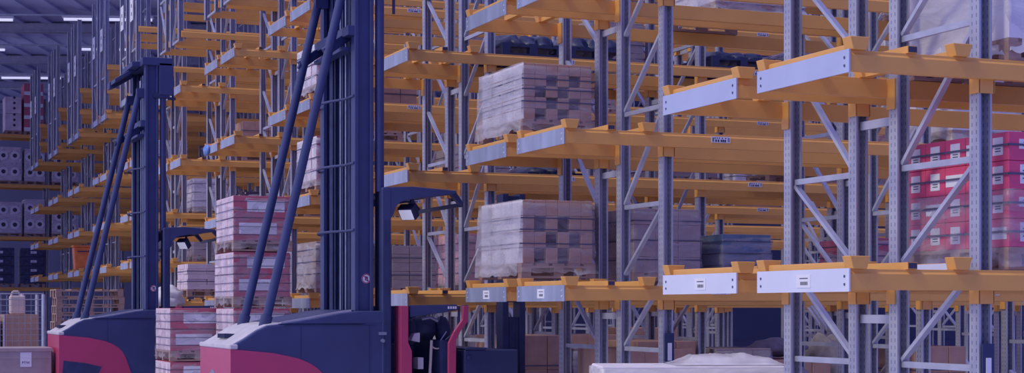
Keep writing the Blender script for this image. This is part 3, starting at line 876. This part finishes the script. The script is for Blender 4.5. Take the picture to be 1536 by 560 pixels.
    b.prism([(-1.15, MT-.02), (-1.50, MT-.25), (-1.50, MT-.31), (-1.15, MT-.10)], -.05, .40)
    b.tube((-1.0, -.05, MT+.02), (-1.0, -.05, MT+.06), .14, 16)
    b.box(-.92, -.70, -.70, -.58, MT-.55, MT-.06)
    P_('crosshead', b, 'black', bev=.006)
    P_('head_knuckle', MB().bar((-1.22, -.42, MT-.55), (-1.14, -.42, MT-.42), .05, .05).bar((-1.16, -.42, MT-.44), (-1.16, -.42, MT-.32), .03, .03), 'chrome')
    # the two raking struts
    for s in (-1, 1):
        b = MB(); b.tube((-2.02, s*.5, 1.55), (-1.20, s*.5, 5.02), .047, 16)
        b.tube((-2.035, s*.5, 1.50), (-2.005, s*.5, 1.62), .06, 12)
        b.box(-1.24, -1.10, s*.5-.05, s*.5+.05, 4.96, 5.10)
        P_('mast_strut', b, 'black')
    # prohibition sign on the near rail
    def sg():
        b = MB(); Y0 = -.613-.067
        b.tube((0, 0, 0), (0, -.004, 0), .05, 24, 0)
        for i in range(24):
            a0, a1 = 2*math.pi*i/24, 2*math.pi*(i+1)/24
            b.bar((.044*math.cos(a0), -.005, .044*math.sin(a0)), (.044*math.cos(a1), -.005, .044*math.sin(a1)), .003, .009, 1)
        b.bar((-.032, -.006, .032), (.032, -.006, -.032), .003, .008, 1)
        b.box(-.014, -.002, -.0055, -.004, -.02, .024, 2); b.box(.004, .016, -.0055, -.004, -.028, .012, 2); b.box(-.014, .016, -.0055, -.004, .008, .02, 2)
        return b.mesh('warning_sticker', ['paper', 'signred', 'ink'])
    o = put('warning_sticker', cached('sticker', sg), root, (-1.0, -.642, 2.0)); o['label'] = 'round white and red no-stepping sticker'
    # cab: column, cantilevered roof with lamp, red sides, console
    P_('cab_column', MB().box(-.865, -.765, -HW-.006, -.50, .115, 2.93), 'black', bev=.01)
    P_('cab_column', MB().box(-.865, -.765, .50, HW+.006, .115, 2.93), 'black', bev=.01)
    P_('cab_bulkhead', MB().box(-.84, -.775, -.499, .499, .13, 1.68), 'black')
    P_('column_panel', MB().box(-.84, -.785, -HW-.012, -HW-.002, .2, 2.6), 'black2')
    arm = [(-.655, 2.66), (-.63, 2.74), (-.58, 2.79), (-.50, 2.815), (-.38, 2.835), (-.14, 2.865), (.0, 2.885), (.03, 2.90), (.03, 2.925), (-.45, 2.955), (-.77, 2.94), (-.77, 2.60), (-.70, 2.60)]
    for s in (-1, 1):
        P_('roof_arm', MB().prism(arm, s*.70-.052, s*.70+.052), 'black', bev=.006)
    P_('roof_plate', MB().box(-.62, -.10, -.66, .66, 2.90, 2.93).box(-.16, .0, -.66, .66, 2.895, 2.92), 'black2')
    b = MB()
    for v0, v1 in ((-.74, -.66), (.66, .74)):
        b.prism([(-.02, 2.885), (.02, 2.925), (.115, 2.80), (.105, 2.755)], v0, v1)
    b.bar((.10, -.7, 2.78), (.10, .7, 2.78), .03, .04)
    P_('roof_lip', b, 'black2')
    lm = put('work_lamp', (lambda q: (q.box(-.045, .05, -.09, .09, -.075, .075), q)[1])(MB()).mesh('work_lamp', 'rubber', .012, 2), root, (-.43, -.55, 2.70), (0, math.radians(-38), math.radians(42)))
    P_('lens', MB().box(-.055, -.0455, -.075, .075, -.062, .062), 'lens', lm, .004)
    P_('lamp_bracket', MB().bar((-.38, -.55, 2.87), (-.41, -.55, 2.72), .04, .03), 'black2')
    for s in (-1, 1):
        left = [(-.585, .30), (-.585, 1.72), (-.50, 1.72), (-.50, 1.34), (-.46, 1.25), (-.46, .30)]
        right = [(.11, 1.72), (.16, 1.72), (.155, 1.60), (.08, 1.50), (.0, 1.385), (-.005, .30), (-.085, .30), (-.085, 1.33), (-.02, 1.47), (.085, 1.60)]
        q = (lambda pts: pts) 
        P_('cab_post', MB().prism(left, s*HW-.02, s*HW+.02), 'red', bev=.004)
        rb = MB()
        out = [(.16, 1.72), (.155, 1.56), (.07, 1.45), (.025, 1.36), (.02, .30)]
        inn = [(.105, 1.72), (.095, 1.58), (.0, 1.45), (-.06, 1.33), (-.065, .30)]
        rb.prism(out + inn[::-1], s*HW-.02, s*HW+.02)
        P_('cab_post', rb, 'red', bev=.004)
    P_('rear_cab_post', MB().box(-.598, -.587, -HW-.01, -HW+.15, .3, 1.72), 'red')
    # console and fittings inside
    b = MB(); b.prism([(-.46, 1.60), (-.46, 1.725), (.05, 1.735), (.08, 1.70), (.08, 1.68), (-.05, 1.655)], -.70, -.60)
    cs = P_('console', b, 'black', bev=.006)
    P_('lettering', (lambda q: [q.box(x, x+.018, -.704, -.7005, 1.688, 1.715) for x in (-.045, -.018, .009, .034)] and q)(MB()), 'paper', cs)
    P_('cab_rim', MB().path([(.085, -.68, 1.72), (.085, -.68, 1.50), (.02, -.68, 1.42), (-.06, -.68, 1.36)], .014, 8), 'black2')
    st = MB(); blob(st, (-.22, -.35, 1.48), (.17, .16, .13), 1.2, 16, 10, amp=.3); blob(st, (-.38, -.5, 1.44), (.055, .06, .14), 4.2, 12, 8, amp=.2); blob(st, (.0, -.4, 1.46), (.08, .12, .15), 6.1, 12, 8, amp=.3)
    P_('seat', st, 'rubber')
    P_('control_lever', MB().tube((-.30, -.60, 1.58), (-.20, -.60, 1.60), .016, 8).tube((-.20, -.60, 1.60), (-.12, -.60, 1.56), .016, 8), 'chrome')
    P_('control_lever', MB().tube((-.10, -.62, 1.35), (-.03, -.62, 1.45), .008, 6), 'chrome')
    b = MB(); pts = [(-.14+.06*math.cos(a), -.63, 1.32-.05*math.sin(a)) for a in [i*math.pi/8 for i in range(9)]]; b.path(pts, .008, 6)
    P_('cable', b, 'beige')
    P_('cable', MB().path([(-.20, -.63, 1.36), (-.21, -.63, 1.15), (-.225, -.63, .9), (-.225, -.63, .6)], .016, 8), 'beige')
    P_('armrest', MB().prism([(-.43, 1.36), (-.40, 1.43), (-.34, 1.44), (-.34, 1.34)], -.66, -.5).box(-.36, -.30, -.66, -.5, 1.06, 1.18), 'greycover')
    P_('cab_floor', MB().box(-.66, .10, -.72, .72, .24, .32).box(-.12, .02, -.68, .68, .32, 1.36).box(-.42, -.12, .2, .68, .32, 1.3), 'black2')
    P_('cab_back', MB().box(-.60, .08, .68, .72, .3, 1.72), 'black2')
    # turret head with its short auxiliary mast and forks
    P_('turret_base', MB().box(.06, .66, -.70, .70, .22, 1.255).box(.06, .30, -.72, .6, 1.255, 1.28).box(.08, .12, -.73, -.70, 1.15, 1.2), 'black', bev=.008)
    b = MB()
    for x0, x1 in ((.60, .665), (.795, .86)): b.box(x0, x1, -.42, -.22, .3, 2.93)
    for z0, z1 in ((.32, 1.60), (1.76, 2.72), (2.86, 2.91)): b.box(.655, .805, -.405, -.235, z0, z1)
    for x in (.69, .77): b.box(x-.008, x+.008, -.415, -.40, .5, 1.6)
    P_('auxiliary_mast', b, 'black2', bev=.003)
    for y in (.05, .55): P_('fork', MB().prism([(.86, .06), (.90, .06), (.90, .7), (.86, .7)], y-.06, y+.06).prism([(.9, .06), (1.6, .06), (1.6, .08), (.9, .10)], y-.06, y+.06).box(.80, .87, y-.06, y+.06, .5, .7), 'black2')
    P_('fork_carriage', MB().box(.655, .86, -.25, .68, .45, .9), 'black2')

t1 = thing('turret_truck', 'nearer dark truck with red skirt, pale bonnet and tall mast', 'forklift truck', (-.81, 18.27, 0), TH, 'turret trucks with raised masts')
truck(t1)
for ch in t1.children:              # the cab hangs close in front of its column
    if ch.name.split('.')[0] in ('roof_arm', 'roof_plate', 'roof_lip', 'work_lamp', 'lamp_bracket', 'cab_post', 'rear_cab_post', 'console', 'cab_rim', 'seat',
                                 'control_lever', 'cable', 'armrest', 'cab_floor', 'cab_back'):
        ch.location.x -= .085
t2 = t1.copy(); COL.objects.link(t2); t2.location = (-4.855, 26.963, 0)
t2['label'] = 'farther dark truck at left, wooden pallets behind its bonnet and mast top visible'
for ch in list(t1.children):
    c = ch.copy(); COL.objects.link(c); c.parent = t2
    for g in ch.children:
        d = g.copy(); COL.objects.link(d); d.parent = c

# ------------------------------------------------------------------ building
structure('floor', MB().box(-45, 45, -2, 92, -.2, 0).mesh('floor', 'floor'))
structure('wall_back', MB().box(-45, 45, 90, 90.3, 0, 12.4).mesh('wall_back', 'wall'))
def roof():
    b = MB()
    b.box(-45, 45, 40, 90, 12.1, 12.3)
    for i in range(90): b.box(-45+i, -45+i+.3, 40, 90, 12.02, 12.1)
    structure('ceiling', b.mesh('ceiling', 'ceil'))
    for k, Y in enumerate((46, 54, 62, 70, 78, 86)):
        b = MB(); b.box(-40, 40, -.15, .15, 11.75, 12.05); b.box(-40, 40, -.2, .2, 11.72, 11.76); b.box(-40, 40, -.2, .2, 12.0, 12.02)
        structure('trim_%d' % (k+1), b.mesh('trim', 'truss'), (0, Y, 0), .05)
    n = 0
    for Y, xs, row in ((57.8, (-18.7, -13.9), 'nearest the camera'), (64.5, (-21.0, -15.4), 'middle of three'), (72.5, (-20.5, -17.2), 'farthest back')):
        for i, x in enumerate(xs):
            o = thing('ceiling_light', f'white strip light under the dark roof, {row} run, {"left" if i == 0 else "right"} tube', 'ceiling light', (x, Y, 11.68), .05)
            put('light_tube', cached('ltube', lambda: MB().tube((-1.5, 0, -.05), (1.5, 0, -.05), .06, 10).mesh('light_tube', 'lamp')), o)
            put('housing', cached('lhouse', lambda: MB().box(-1.55, 1.55, -.09, .09, -.02, .06).mesh('housing', 'paper')), o)
        o = put('cable_tray', MB().box(-10, 12, -.06, .06, 11.745, 11.80).mesh('cable_tray', 'galv'), None, (-16, Y, 0), (0, 0, .05))
        tag(o, f'thin grey cable tray carrying the roof strip lights, {row}', 'cable tray')
roof()

# ------------------------------------------------------------------ light and camera
WLO, WHI = (.165, .19, .72, 1), (.66, .68, 1.2, 1)
w = bpy.data.worlds.new('World'); SC.world = w; w.use_nodes = True
nt = w.node_tree; bg = nt.nodes['Background']     # daylight: brighter towards the open left side and overhead
tc = nt.nodes.new('ShaderNodeTexCoord'); dp = nt.nodes.new('ShaderNodeVectorMath'); dp.operation = 'DOT_PRODUCT'
dp.inputs[1].default_value = (-.90, .12, .42)
mr = nt.nodes.new('ShaderNodeMapRange'); mr.inputs['From Min'].default_value = -.12; mr.inputs['From Max'].default_value = .95
mr.interpolation_type = 'SMOOTHSTEP'
mx = nt.nodes.new('ShaderNodeMixRGB'); mx.inputs['Color1'].default_value = WLO; mx.inputs['Color2'].default_value = WHI
nt.links.new(tc.outputs['Generated'], dp.inputs[0]); nt.links.new(dp.outputs['Value'], mr.inputs['Value'])
nt.links.new(mr.outputs['Result'], mx.inputs['Fac']); nt.links.new(mx.outputs['Color'], bg.inputs['Color'])
bg.inputs['Strength'].default_value = 1.0
sun = bpy.data.lights.new('daylight', 'SUN'); sun.energy = 1.45; sun.color = (1, .93, .58); sun.angle = math.radians(10)
so = bpy.data.objects.new('daylight', sun); COL.objects.link(so)
for k, (Y, X) in enumerate(((56, -14), (66, -16), (78, -16))):      # fill lights added below the roof to brighten its underside
    al = bpy.data.lights.new('roof_fill', 'AREA'); al.shape = 'RECTANGLE'; al.size = 34; al.size_y = .4; al.energy = 42; al.color = (.62, .64, 1)
    ao = bpy.data.objects.new('roof_fill', al); COL.objects.link(ao); ao.location = (X, Y, 10.3); ao.rotation_euler = (math.pi, 0, .05)
dirv = (A*.60 + B*.09 + Vector((0, 0, -.80))).normalized()
so.rotation_euler = dirv.to_track_quat('-Z', 'Y').to_euler()

cam = bpy.data.cameras.new('camera'); co = bpy.data.objects.new('camera', cam); COL.objects.link(co)
co.location = (0, 0, 1.7); co.rotation_euler = (math.pi/2, 0, 0)
cam.sensor_width = 36; cam.lens = 36*2520/1536; cam.shift_y = 182/1536; cam.clip_end = 300
SC.camera = co
SC.view_settings.view_transform = 'Standard'; SC.view_settings.look = 'None'
SC.view_settings.gamma = 1; SC.view_settings.exposure = 0; SC.view_settings.use_curve_mapping = False
SC.cycles.max_bounces = 8; SC.cycles.transparent_max_bounces = 24
SC.cycles.use_denoising = True
